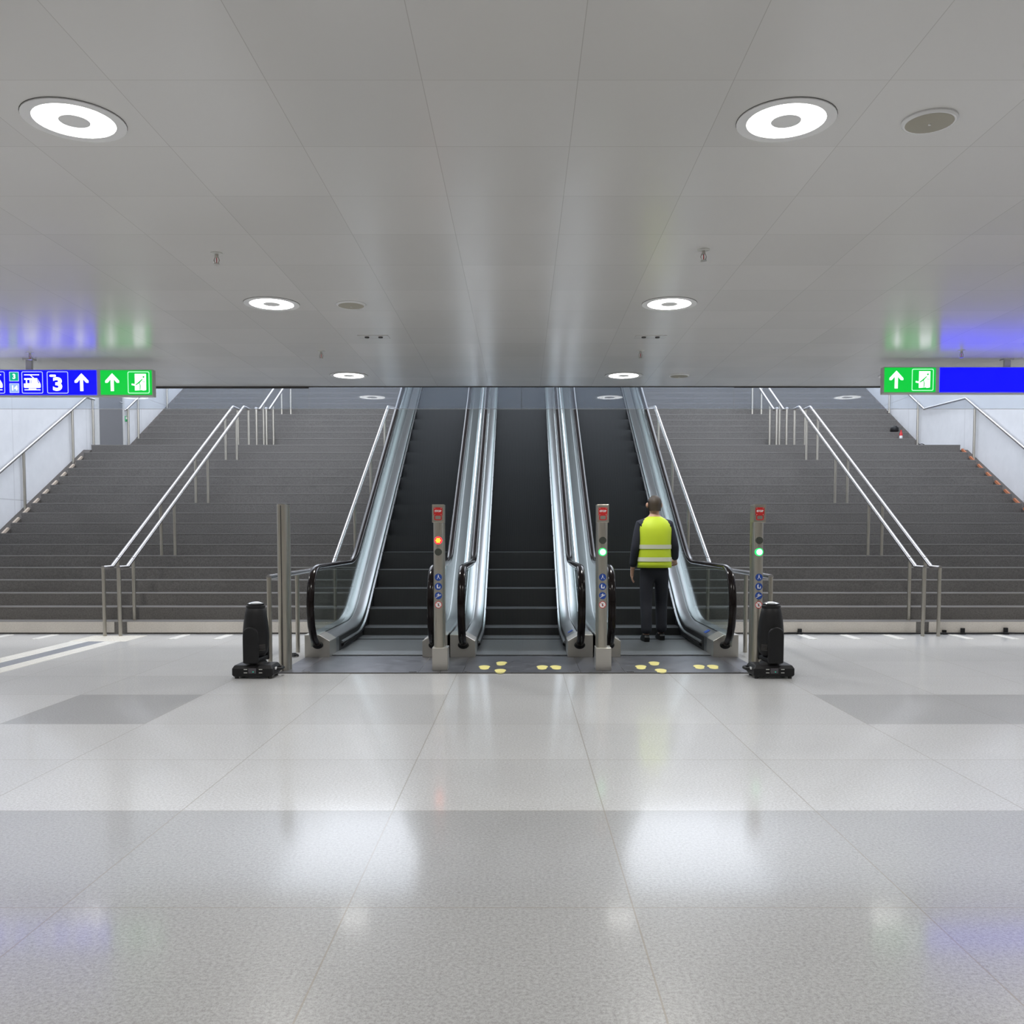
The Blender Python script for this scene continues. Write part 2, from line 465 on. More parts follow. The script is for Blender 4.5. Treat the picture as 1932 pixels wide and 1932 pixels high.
# sloped strips between the step ends and the side walls
for i, (sx_, wx, ex) in enumerate(((-1, WL, -8.0), (1, WR, 8.16))):
    a, b = sorted((wx, ex))
    for j, (y0, z0, n, yl, q_) in enumerate(((S0, 0, N1, S2, .45), (S2, LZ, N2, UP_Y + .3, .1))):
        y1 = y0 + (n - 1) * TR; z1 = z0 + (n - 1) * RI
        prof = [(y0, z0), (y0, z0 + RI * q_), (y1, z1 + RI * q_), (yl, z1 + RI * q_), (yl, z0)]
        m = MB(); m.loft([[(a, p[0], p[1]) for p in prof], [(b, p[0], p[1]) for p in prof]])
        struct(m.build('trim_%d' % (5 + i * 2 + j), M['stringer']))
# shims in the stepped gap beside the walls
ordn = ['lowest', 'second lowest', 'third lowest', 'fourth lowest', 'fifth lowest', 'sixth lowest', 'seventh lowest', 'eighth lowest', 'topmost']
def shim(side, k, label, m, grp):
    x0 = -8.0 if side < 0 else 8.16
    y = S0 + k * TR; z = (k + 1) * RI
    a, b = sorted((x0 + side * .002, x0 + side * .032))
    bz = lambda q: -.55 * RI + q * RI / TR + .002
    prof = [(.05, bz(.05)), (.26, bz(.26)), (.28, .075), (.25, .09), (.09, .0)]
    mb = MB().loft([[(a - x0, p[0], p[1]) for p in prof], [(b - x0, p[0], p[1]) for p in prof]])
    o = mb.build('wedge', m, loc=(x0, y, z + .0015)); tag(o, label, 'wedge', grp)
for i, k in enumerate(range(7, 16)):
    shim(-1, k, ('%s beige wedge at the step ends along the left white wall' % ordn[i]), M['beige_wood'], 'beige wedges by the left wall')
for i, k in enumerate(range(8, 17)):
    shim(1, k, ('%s orange wedge at the step ends along the right white wall' % ordn[i]), M['orange_wood'], 'orange wedges by the right wall')

# door on the left landing wall
d = MB().box(WL, WL + .05, 17.62, 18.66, LZ, LZ + 2.15).build('door_1', M['door'], bevel=.004); struct(d, 'dark grey metal door on the landing')
MB().cyl((WL + .05, 18.52, LZ + .98), (WL + .11, 18.52, LZ + .98), .012).tube([(WL + .11, 18.53, LZ + .98), (WL + .11, 18.40, LZ + .98)], .011).build('door_handle', M['rail'], d, smooth=40)
MB().box(WL, WL + .06, 17.54, 17.61, LZ, LZ + 2.2).box(WL, WL + .06, 18.67, 18.74, LZ, LZ + 2.2).box(WL, WL + .06, 17.54, 18.74, LZ + 2.16, LZ + 2.23).build('door_frame', M['white_trim'], d)
g = MB().box(0, .04, -.05, .05, -.055, .055).build('call_box', M['green_box'], loc=(WL, 18.86, 3.68), bevel=.006)
tag(g, 'small green emergency call box on white wall beside the grey door', 'call box')
MB().box(.04, .045, -.03, .03, -.01, .04).build('window', M['white'], g)

# ------------------------------------------------------------------ handrails
RR = .027
def zn1(y): return RI + (y - S0) * RI / TR
def zn2(y): return LZ + RI + (y - S2) * RI / TR
RH = .86
def step_z(y, first=True):
    y0, z0, n = (S0, 0, N1) if first else (S2, LZ, N2)
    if y < y0: return z0
    return z0 + min(n, int((y - y0) / TR) + 1) * RI
def handrail(x, pts, posts, label, group, r=RR, lowrail=None):
    t = empty('handrail', (x, pts[0][0], 0)); tag(t, label, 'handrail', group)
    y0 = pts[0][0]
    path = fillet([(0, p[0] - y0, p[1]) for p in pts], .05, 5)
    MB().tube(path, r, 16).build('rail', M['rail'], t, smooth=50)
    for py, pz, top in posts:
        MB().cyl((0, py - y0, pz), (0, py - y0, top), .0225, n=14).build('post', M['steel'], t, smooth=50)
    return t
def rail_at(y): return zn1(y) - RI + .05 + RH     # height of the sloping rail
Y_A = 11.58
def lower_pts(): return [(Y_A, .875), (S0 - .02, .875), (16.95, rail_at(16.95)), (17.25, rail_at(16.95))]
def lower_posts():
    P = [(Y_A + .01, 0, .875)]
    for y in (12.02, 13.48, 14.95, 16.5): P.append((y, step_z(y), rail_at(y)))
    P.append((17.23, LZ, rail_at(16.95))); return P
def rail2(y): return zn2(y) - RI + .05 + RH
def upper_pts(): return [(18.42, LZ + .86), (S2 - .1, LZ + .86), (23.6, rail2(23.6))]
def upper_posts(): return [(18.44, LZ, LZ + .86)] + [(y, step_z(y, False), rail2(y)) for y in (18.95, 20.4, 21.9, 23.3)]
for x, lb in ((-5.32, 'outer steel rail of the double handrail on the left lower stairs'), (-5.12, 'inner steel rail of the double handrail on the left lower stairs'),
              (5.12, 'inner steel rail of the double handrail on the right lower stairs'), (5.32, 'outer steel rail of the double handrail on the right lower stairs')):
    handrail(x, lower_pts(), lower_posts(), lb, 'double handrails on the lower stairs')
for x, lb in ((-5.32, 'outer steel rail of the double handrail on the left upper stairs'), (-5.12, 'inner steel rail of the double handrail on the left upper stairs'),
              (5.12, 'inner steel rail of the double handrail on the right upper stairs'), (5.32, 'outer steel rail of the double handrail on the right upper stairs')):
    handrail(x, upper_pts(), upper_posts(), lb, 'double handrails on the upper stairs')
# rails next to the escalators: run out over the floor in front and on across the landing
for s, side in ((-1, 'left'), (1, 'right')):
    YN = 8.86 if s < 0 else 8.98
    pts = [(YN, .875), (S0 - .02, .875), (16.95, rail_at(16.95)), (S2 - .1, LZ + .86), (23.6, rail2(23.6))]
    posts = [(YN + .01, 0, .875), (9.98, 0, .875)] + [(y, step_z(y), rail_at(y)) for y in (12.02, 13.48, 14.95, 16.5)] + [(18.5, LZ, LZ + .86)] + [(y, step_z(y, False), rail2(y)) for y in (20.4, 21.9)]
    handrail(s * 2.46, pts, posts, 'steel handrail along the stairs right beside the %s escalator, reaching out over the floor' % side, 'handrails beside the escalators')
# wall rails
pts = [(11.6, .98), (S0, .98), (17.1, rail_at(17.1) + .12), (17.4, rail_at(17.1) + .12)]
posts = [(y, step_z(y) - .05, rail_at(y) + .10) for y in (12.1, 13.3, 14.9, 16.55)] + [(17.35, LZ, rail_at(17.1) + .12)]
handrail(-8.09, pts, posts, 'steel wall handrail on the left lower stairs, ending at the grey door', 'wall handrails', .024)
pts = [(18.72, LZ + .86), (S2 + .1, LZ + .86 + .05), (23.6, rail2(23.6))]
posts = [(18.9, LZ, LZ + .9), (19.4, LZ + .3, rail2(19.4)), (21.0, step_z(21.0, False) - .1, rail2(21.0)), (22.6, step_z(22.6, False) - .1, rail2(22.6))]
handrail(-8.09, pts, posts, 'steel wall handrail on the left upper stairs behind the grey door', 'wall handrails', .024)
pts = [(11.6, .98), (S0, .98), (17.05, rail_at(17.05) + .12), (S2 + .05, LZ + .9), (23.6, rail2(23.6))]
posts = [(y, step_z(y) - .05, rail_at(y) + .10) for y in (12.1, 13.6, 14.95, 16.7)] + [(19.1, LZ + .1, rail2(19.1)), (20.6, step_z(20.6, False) - .1, rail2(20.6)), (22.1, step_z(22.1, False) - .1, rail2(22.1))]
handrail(8.235, pts, posts, 'continuous steel wall handrail dipping across the landing on the right wall', 'wall handrails', .024)

# ------------------------------------------------------------------ escalators
TAN = .60; YK = 11.55
Y_BLOCK = 9.55; Y_COMB = 9.92
Y_TOP = YK + UZ / TAN
def esc_path(y_start, kink=YK, dz=0, r=1.6, top=2.0):
    p = fillet([(0, y_start, dz), (0, kink, dz), (0, kink + UZ / TAN, UZ + dz), (0, kink + UZ / TAN + top, UZ + dz)], r, 12)
    return [(q.y, q.z) for q in p]
def zline(y):
    P = esc_path(0, YK + .05, 0, 1.6)
    for a, b in zip(P, P[1:]):
        if a[0] <= y <= b[0]: return a[1] + (b[1] - a[1]) * (y - a[0]) / (b[0] - a[0] + 1e-9)
    return UZ
def make_escalator(c, label, outer_left, outer_right):
    t = empty('escalator', (c, Y_BLOCK, 0)); tag(t, label, 'escalator', 'bank of three escalators')
    o = lambda P: [(y - Y_BLOCK, z) for y, z in P]
    # steps
    mb = MB(); W = .485
    edges = []; y = Y_COMB; prevz = .014
    while y < Y_TOP + .8:
        zt = .014 + zline(y + .2); 
        edges.append((y, prevz)); edges.append((y, zt)); prevz = zt; y += .4
    edges.append((y, prevz))
    vs = []; fs = []
    for (yy, zz) in edges: vs += [(-W, yy - Y_BLOCK, zz), (W, yy - Y_BLOCK, zz)]
    for i in range(len(edges) - 1):
        fs.append((2 * i, 2 * i + 1, 2 * i + 3, 2 * i + 2))
    # underside so that the band has thickness
    n = len(vs)
    vs += [(x, yy, zz - .25 if yy > 1.5 else zz - .012) for x, yy, zz in vs]
    fs += [tuple(n + k for k in reversed(f)) for f in fs[:]]
    mb.add(vs, fs); mb.build('step_band', M['step'], t, fix=False)
    # comb plate
    MB().box(-W, W, Y_COMB - .28 - Y_BLOCK, Y_COMB + .04 - Y_BLOCK, .008, .02).build('comb_plate', M['comb'], t, bevel=.003)
    for s in (-1, 1):
        P = esc_path(Y_BLOCK)
        nm = 'left' if s < 0 else 'right'
        inn = [(s * x, z) for x, z in ((.49, .0), (.49, .172), (.495, .18), (.592, .236), (.600, .236), (.600, .0))]
        sweep(MB(), inn, o(P)).build('inner_deck', M['deck'], t, smooth=35)
        P2 = esc_path(Y_BLOCK)
        out = [(s * x, z) for x, z in ((.622, .0), (.622, .238), (.632, .24), (.735, .24), (.752, .225), (.752, .0))]
        sweep(MB(), out, o(P2)).build('outer_deck', M['deck'], t, smooth=35)
        # dark skirt between steps and deck, with a bright edge strip
        sk = [(s * x, z) for x, z in ((.488, -.25), (.488, .165), (.4895, .165), (.4895, -.25))]
        sweep(MB(), sk, o([q for q in esc_path(Y_BLOCK + .5)])).build('skirt_panel', M['skirt'], t)
        de = [(s * x, z) for x, z in ((.489, .075), (.468, .085), (.468, .097), (.489, .112))]
        d_ = sweep(MB(), de, o(esc_path(Y_BLOCK + .62))).build('skirt_deflector', M['deck'], t)
        br = [(s * x, z) for x, z in ((.487, .04), (.462, .06), (.462, .08), (.487, .075))]
        sweep(MB(), br, o(esc_path(Y_BLOCK + .62))).build('brush', M['black'], d_)
        # side cladding under the outer deck
        if (s < 0 and outer_left) or (s > 0 and outer_right):
            pr = [(s * x, z) for x, z in ((.745, -.6), (.745, .02), (.75, .02), (.75, -.6))]
            sweep(MB(), pr, o(esc_path(Y_BLOCK + 1.2))).build('side_cladding', M['block'], t)
        # newel base block at the front
        blk = [(s * x, z) for x, z in ((.487, .004), (.487, .176), (.592, .238), (.602, .242), (.752, .242), (.752, .004))]
        MB().loft([[(x, -.012, z) for x, z in blk], [(x, .33, z) for x, z in blk]]).build('newel_base', M['block'], t, bevel=.004)
        # handrail: newel loop, level run, slope
        hx = s * .611
        core = [(9.56, .135), (9.44, .165), (9.335, .24), (9.255, .36), (9.215, .50), (9.215, .63), (9.25, .76), (9.32, .865), (9.42, .93), (9.55, .955)]
        up = [(YK + .08, .955), (YK + .08 + (UZ) / TAN, .955 + UZ), (YK + .08 + UZ / TAN + 1.8, .955 + UZ)]
        hp = fillet([(0, 9.55, .955)] + [(0, a, b) for a, b in up], 1.1, 10)
        path = [(a, b) for a, b in core] + [(q.y, q.z) for q in hp[1:]]
        ell = [(.040 * math.cos(q), .027 * math.sin(q)) for q in [2 * PI * k / 14 for k in range(14)]]
        rings = []
        for i, (a, b) in enumerate(path):
            a0, b0 = path[max(0, i - 1)]; a1, b1 = path[min(len(path) - 1, i + 1)]
            tx, tz = a1 - a0, b1 - b0; L = math.hypot(tx, tz); tx /= L; tz /= L
            rings.append([(hx + e[0], a - tz * e[1] - Y_BLOCK, b + tx * e[1]) for e in ell])
        hr = MB().loft(rings).build('handrail', M['rubber'], t, smooth=60)
        bt = MB().lathe([(.055, 0), (.058, .012), (.05, .03), (.043, .034)], n=20)
        ob = bt.build('entry_boot', M['black'], hr, smooth=40)
        ob.data.transform(Matrix.Translation((hx, -.012, .135)) @ Matrix.Rotation(PI / 2 + .05, 4, 'X') @ Matrix.Diagonal((1, .72, 1, 1)))
        # bright guide strip under the handrail
        rg = []
        for i, (a, b) in enumerate(path[5:]):
            i += 5
            a0, b0 = path[max(0, i - 1)]; a1, b1 = path[min(len(path) - 1, i + 1)]
            tx, tz = a1 - a0, b1 - b0; L = math.hypot(tx, tz); tx /= L; tz /= L
            rg.append([(hx + e[0], a - tz * e[1] - Y_BLOCK, b + tx * e[1]) for e in ((-.017, -.02), (.017, -.02), (.017, -.036), (-.017, -.036))])
        MB().loft(rg).build('handrail_guide', M['rail'], hr)
        # glass: between handrail and deck
        topc = [(a, b) for a, b in path[3:]]
        vs = []
        inner = []
        for i, (a, b) in enumerate(topc):
            k = i + 3
            a0, b0 = path[max(0, k - 1)]; a1, b1 = path[min(len(path) - 1, k + 1)]
            tx, tz = a1 - a0, b1 - b0; L = math.hypot(tx, tz); tx /= L; tz /= L
            inner.append((a + tz * .03, b - tx * .03))
        # bottom line follows the deck
        def deckz(y):
            Q = esc_path(9.0)
            for p, q in zip(Q, Q[1:]):
                if p[0] <= y <= q[0]: return p[1] + (q[1] - p[1]) * (y - p[0]) / (q[0] - p[0] + 1e-9) + .15
            return UZ + .15
        g_ = MB(); R = []
        for (a, b) in inner:
            zb = min(deckz(a), b - .01)
            R.append([(hx - .005, a - Y_BLOCK, zb), (hx + .005, a - Y_BLOCK, zb), (hx + .005, a - Y_BLOCK, b), (hx - .005, a - Y_BLOCK, b)])
        g_.loft(R).build('glass_panel', M['glass'], t)
    return t
make_escalator(-1.53, 'left escalator with glass sides, the one behind the red signal light', True, False)
make_escalator(0, 'middle escalator with dark steps and glass sides', False, False)
er = make_escalator(1.53, 'right escalator that the person in the yellow vest stands on', False, True)
# blue stickers on the inner decks
mid = [o_ for o_ in COL.objects if o_.name == 'escalator.001'][0]
for par, x in ((mid, .548), (er, .548)):
    a = math.atan2(.056, .097)
    s_ = MB().box(-.03, .03, -.06, .06, 0, .0015).box(-.012, .012, -.04, .04, .0015, .002).build('sticker', M['blue'], par)
    s_.data.transform(Matrix.Translation((x - .002, .62, .2125)) @ Matrix.Rotation(-a * -1, 4, 'Y').inverted())
    s_['label'] = 'blue sticker'
# floor plates in front, one per escalator
PL = [('dark metal floor plate in front of the left escalator', -2.27, -.765), ('dark metal floor plate in front of the middle escalator', -.76, .76), ('dark metal floor plate in front of the right escalator', .765, 2.27)]
PY0 = 8.45; PY1 = 9.90
for lb, a, b in PL:
    c = (a + b) / 2
    o_ = MB().box(a - c, b - c, 0, PY1 - PY0, .0005, .0065).build('floor_plate', M['plate'], loc=(c, PY0, 0)); tag(o_, lb, 'floor plate', 'floor plates before the escalators')
    MB().box(a - c, b - c, -.02, 0, .0005, .008).build('edge_strip', M['dark_line'], o_)
    for s in (-.5, .5): MB().box(s - .035, s + .035, .015, .05, .0065, .008).build('lifting_lug', M['rail'], o_)
    MB().box(-.001 - .55, .003 - .55, 0, PY1 - PY0 - .2, .0065, .007).box(.55, .554, 0, PY1 - PY0 - .2, .0065, .007).build('seam', M['rail'], o_)
# yellow footprints
def foot_poly(L=.285, w_=.052):
    P = []
    for k in range(28):
        a = 2 * PI * k / 28; u = math.cos(a); v = math.sin(a)
        wd = w_ * (1.0 + .12 * u - .26 * math.exp(-((u + .15) / .3) ** 2)) * (1.0 if abs(u) > .98 else 1.12)
        P.append((u * L / 2, v * wd))
    return P
fp = MB().prism(foot_poly(), (0, 0, 0), (1, 0, 0), (0, 1, 0), .001)
fme = None
def foot(px, py, rz, label, sc=1.0):
    global fme
    dy = py - 1011; Y = F * CAMH / dy - .067; X = (px - 984) * (Y + .067) / F
    if fme is None:
        o_ = fp.build('footprint_sticker', M['yellow']); fme = o_.data
    else:
        o_ = link('footprint_sticker', fme, None)
    o_.location = (X, Y, .0068); o_.rotation_euler = (0, 0, PI / 2 + rz * .35 if abs(rz) < 2 else PI / 2 + (rz - PI) * .35); o_.scale = (sc, sc, 1)
    tag(o_, label, 'footprint sticker', 'yellow footprints before the escalators')
foot(914, 1260, .1, 'yellow footprint on the middle plate, leftmost of the three scattered prints')
foot(946, 1252.5, -.1, 'yellow footprint on the middle plate, rear one of the three scattered prints')
foot(944, 1267, .05, 'yellow footprint on the middle plate, front one of the three scattered prints')
foot(1023, 1260, PI - .1, 'yellow footprint on the middle plate, left print of the side-by-side pair')
foot(1049, 1260, .1, 'yellow footprint on the middle plate, right print of the side-by-side pair')
foot(1209, 1259.5, -.3, 'yellow footprint on the right plate, leftmost of the three scattered prints')
foot(1234, 1252.5, -.3, 'yellow footprint on the right plate, rear one of the three scattered prints')
foot(1247, 1266.5, -.2, 'yellow footprint on the right plate, front one of the three scattered prints')
foot(1319, 1259, PI - .35, 'yellow footprint on the right plate, left print of the side-by-side pair')
foot(1345, 1259, -.3, 'yellow footprint on the right plate, right print of the side-by-side pair')

# ------------------------------------------------------------------ posts
def post_profile(w_, d):
    """rounded front (towards -y), flat back, small side flanges"""
    P = []
    for k in range(17):
        a = PI + PI * k / 16
        P.append((w_ / 2 * .93 * math.cos(a), -d * .30 + d * .45 * math.sin(a)))
    P += [(w_ / 2 * .93, -d * .06), (w_ / 2, -d * .06), (w_ / 2, d * .25), (-w_ / 2, d * .25), (-w_ / 2, -d * .06), (-w_ / 2 * .93, -d * .06)]
    return P
def make_post(x, y, h, label, kind, base):
    nm = 'steel_post' if kind is None else 'signal_post'
    t = empty(nm, (x, y, .0065 if base else 0)); tag(t, label, 'post' if kind is None else 'signal post', 'row of steel posts before the escalators')
    z0 = .0065 if base else 0
    pr = post_profile(.108, .14)
    hh = h - z0
    ztop = hh if kind is None else hh - .17
    MB().loft([[(a, b, 0) for a, b in pr], [(a, b, ztop) for a, b in pr]]).build('column', M['steel'], t, smooth=35)
    yf = -.14 * .75      # most forward line of the column
    if kind is None:
        MB().box(-.005, .005, yf - .0005, yf + .004, .0, hh - .01).build('groove', M['dark_line'], t)
        MB().loft([[(a * .98, b * .98, hh) for a, b in pr], [(a * .98, b * .98, hh + .004) for a, b in pr]]).build('cap', M['rail'], t)
        return t
    MB().box(-.056, .056, yf - .004, .035, ztop, hh).build('head', M['steel'], t, bevel=.003)
    yh = yf - .004
    # STOP button: red plate, clear cover below
    bp = MB().prism(rrect(-.041, .041, hh - .105, hh - .028, .008), (0, yh, 0), (1, 0, 0), (0, 0, 1), .004)
    bp = bp.build('stop_button', M['red'], t)
    text_mesh('STOP', .026, 'lettering', M['white'], bp, (0, yh - .0045, hh - .064), .0012)
    MB().cyl((-.03, yh - .004, hh - .036), (-.03, yh - .005, hh - .036), .003, n=8).cyl((.03, yh - .004, hh - .036), (.03, yh - .005, hh - .036), .003, n=8).cyl((-.03, yh - .004, hh - .095), (-.03, yh - .005, hh - .095), .003, n=8).cyl((.03, yh - .004, hh - .095), (.03, yh - .005, hh - .095), .003, n=8).build('screw', M['white'], bp)
    cv = ring_outline(MB(), rrect(-.036, .036, hh - .148, hh - .104, .014), rrect(-.027, .027, hh - .14, hh - .106, .010), (0, yh, 0), (1, 0, 0), (0, 0, 1), .006)
    cv = cv.build('cover_frame', M['red'], t)
    MB().prism(rrect(-.027, .027, hh - .14, hh - .106, .008), (0, yh, 0), (1, 0, 0), (0, 0, 1), .002).build('pull_tab', M['steel'], cv)
    # lamps
    def lens(z, m, name, rr=.036, lab=None):
        q = MB().cyl((0, yf + .02, z), (0, yf - .008, z), rr, rr * .96, 24).build(name, m, t, smooth=40)
        if lab: q['label'] = lab
        return q
    z_up = hh - .338; z_dn = hh - .447
    if kind == 'red':
        q = lens(z_up, M['red_lit'], 'lamp', lab='lit red lamp')
        led = MB()
        for k in range(7):
            a = 2 * PI * k / 6; r_ = 0 if k == 6 else .0175
            led.cyl((r_ * math.cos(a), yf - .008, z_up + r_ * math.sin(a)), (r_ * math.cos(a), yf - .0105, z_up + r_ * math.sin(a)), .0085, n=10)
        led.build('light_cluster', M['red_core'], q)
        lens(z_dn, M['lens_off'], 'lamp', .035, 'unlit lamp')
    else:
        lens(z_up, M['lens_off'], 'lamp', .035, 'unlit lamp')
        q = lens(z_dn, M['green_lit'], 'lamp', .038, 'lit green lamp')
        MB().cyl((0, yf - .008, z_dn), (0, yf - .0105, z_dn), .029, .027, 24).build('light_cluster', M['green_core'], q)
    # round stickers: three blue, one prohibition
    for i, z in enumerate((hh - .685, hh - .772, hh - .859, hh - .945)):
        c_ = MB().cyl((0, yf - .0005, z), (0, yf - .004, z), .034, n=28)
        if i < 3:
            s_ = c_.build('mandatory_sign', M['blue'], t); g_ = MB()
            U, V, O = (1, 0, 0), (0, 0, 1), (0, yf - .004, z)
            if i == 0:
                g_.prism([(-.004, .018), (.004, .018), (.004, .024), (-.004, .024)], O, U, V, .001)
                g_.prism([(-.006, .0), (.006, .0), (.004, .016), (-.004, .016)], O, U, V, .001)
                g_.prism([(-.014, -.018), (-.010, -.018), (-.001, 0), (-.006, 0)], O, U, V, .001)
                g_.prism([(.004, 0), (.008, 0), (.020, -.018), (.015, -.018)], O, U, V, .001)
            elif i == 1:
                g_.prism([(-.014, -.012), (-.004, -.012), (-.004, .022), (-.010, .020), (-.016, .008)], O, U, V, .001)
                g_.prism([(-.014, -.018), (.018, -.018), (.018, -.010), (-.014, -.010)], O, U, V, .001)
                g_.prism([(.012, -.012), (.018, -.012), (.018, .004), (.012, .004)], O, U, V, .001)
            else:
                g_.prism([(-.026, -.016), (-.022, -.020), (.026, .006), (.024, .011)], O, U, V, .001)
                g_.prism([(-.005, -.004), (.004, .002), (.004, .020), (-.004, .020)], O, U, V, .001)
                g_.prism([(-.016, .002), (.014, .008), (.014, .012), (-.016, .008)], O, U, V, .001)
            g_.build('pictogram', M['white'], s_)
        else:
            s_ = c_.build('prohibition_sign', M['white'], t)
            C = [(.034 * math.cos(2 * PI * k / 28), .034 * math.sin(2 * PI * k / 28)) for k in range(28)]
            g_ = ring_outline(MB(), C, [(a * .83, b * .83) for a, b in C], (0, yf - .004, z), (1, 0, 0), (0, 0, 1), .001)
            k = .7071; g_.prism([(-.03 * k - .003, .03 * k), (-.03 * k, .03 * k + .003), (.03 * k + .003, -.03 * k), (.03 * k, -.03 * k - .003)], (0, yf - .004, z), (1, 0, 0), (0, 0, 1), .001)
            g_.build('red_ring', M['red'], s_)
            MB().prism([(-.006, -.014), (.003, -.014), (.004, .002), (.008, .010), (0, .014), (-.004, .004)], (0, yf - .004, z), (1, 0, 0), (0, 0, 1), .0006).build('pictogram', M['black'], s_)
    if base:
        MB().prism([(-.074, -.09), (.074, -.09), (.074, .10), (-.074, .10)], (.012, -.03, 0), (1, 0, 0), (0, 1, 0), .215).build('base_box', M['block'], t, bevel=.004)
    return t
PYY = 8.66
make_post(-2.255, PYY, 1.575, 'plain steel post without lights beside the left stage light', None, False)
make_post(-.785, PYY + .04, 1.575, 'steel signal post with a lit red light', 'red', True)
make_post(.765, PYY + .04, 1.575, 'steel signal post with lit green light, in a box between the middle and right escalators', 'green', True)
make_post(2.235, PYY + .02, 1.575, 'steel signal post with a lit green light, right behind the right stage light', 'green', False)

# ------------------------------------------------------------------ moving head stage lights
def stage_light(x, y, mir, label):
    t = empty('stage_light', (x, y, 0), 0); tag(t, label, 'stage light', 'stage lights on the floor')
    s = mir
    # base: chamfered box on feet, handle at one side
    pr = [(-.183, -.135), (.183, -.135), (.183, .135), (-.183, .135)]
    def ch(zz, k, q): return [(a * k, b * q, zz) for a, b in pr]
    MB().loft([ch(.018, .93, .93), ch(.035, 1, 1), ch(.092, 1, 1), ch(.122, .90, .86)]).build('base', M['black'], t, bevel=.008)
    for a in (-.15, .15):
        for b in (-.10, .10): MB().cyl((a, b, 0), (a, b, .02), .018, n=12).build('foot', M['black_metal'], t)
    hd = MB().tube(fillet([(s * .17, -.02, .08), (s * .222, -.015, .075), (s * .222, .10, .075), (s * .17, .105, .08)], .03), .014, 10).build('carry_handle', M['black'], t, smooth=50)
    dp = MB().box(-.035, .035, -.139, -.134, .05, .096).build('display', M['display'], t)
    MB().box(.004, .014, -.1405, -.139, .06, .068).build('status_light', M['teal_led'], dp)
    for a in (-.075, .06):
        for zz in (.053, .083): MB().box(a, a + .03, -.138, -.134, zz, zz + .006).build('control_button', M['housing'], t)
    MB().box(s * .186 - .006, s * .186 + .006, -.06, -.02, .075, .095).build('label_plate', M['white'], t)
    # turntable and yoke; near arm on the outer front
    MB().cyl((0, 0, .115), (0, 0, .145), .10, .09, 24).build('turntable', M['black_metal'], t, smooth=40)
    ry = -s * 1.05
    yk = MB()
    yk_o = MB()
    def arm(yo, y1):
        P = [(-.071, .14), (.071, .14), (.072, .36)] + [(.071 * math.cos(q), .395 + .071 * math.sin(q)) for q in [PI * k / 12 for k in range(13)]] + [(-.072, .36)]
        return [[(a, yo, b) for a, b in P], [(a, y1, b) for a, b in P]]
    R = Matrix.Rotation(-s * .07, 4, 'Z')
    for q0, q1 in ((-.152, -.119), (.119, .152)):
        m_ = MB().loft(arm(q0, q1)).build('yoke_arm', M['black'], t, bevel=.012); m_.data.transform(R)
    m_ = MB().loft([[(a * k, b * k2, z_) for a, b in [(.066, .152), (-.066, .152), (-.066, -.152), (.066, -.152)]] for z_, k, k2 in ((.142, .9, .85), (.165, 1, 1), (.185, .95, .97))]).build('yoke_base', M['black'], t, bevel=.008); m_.data.transform(R)
    # head
    prof = [(.03, .19), (.075, .195), (.100, .225), (.113, .29), (.117, .36), (.114, .43), (.107, .50), (.096, .57), (.086, .62), (.082, .625), (.082, .632), (.086, .635), (.084, .65), (.076, .655), (.076, .668), (.066, .668)]
    hd = MB().lathe(prof, n=36)
    hm = hd.build('lamp_head', M['black'], t, smooth=35)
    MB().lathe([(.0665, .6685), (.06, .675), (.035, .683), (.005, .686)], n=28).build('front_lens', M['lens_glass'], hm, smooth=60)
    v_ = MB()
    for k in range(5): v_.box(-.03, .03, -.1185 + k * .001, -.10, .25 + k * .012, .256 + k * .012)
    v_ = v_.build('vent_slots', M['dark_line'], hm); v_.data.transform(Matrix.Rotation(s * .75, 4, 'Z'))
    return t
stage_light(-2.41, 8.24, 1, 'black moving stage light on the floor left of the plain steel post')
stage_light(2.262, 8.24, -1, 'black moving stage light on the floor in front of the rightmost signal post')

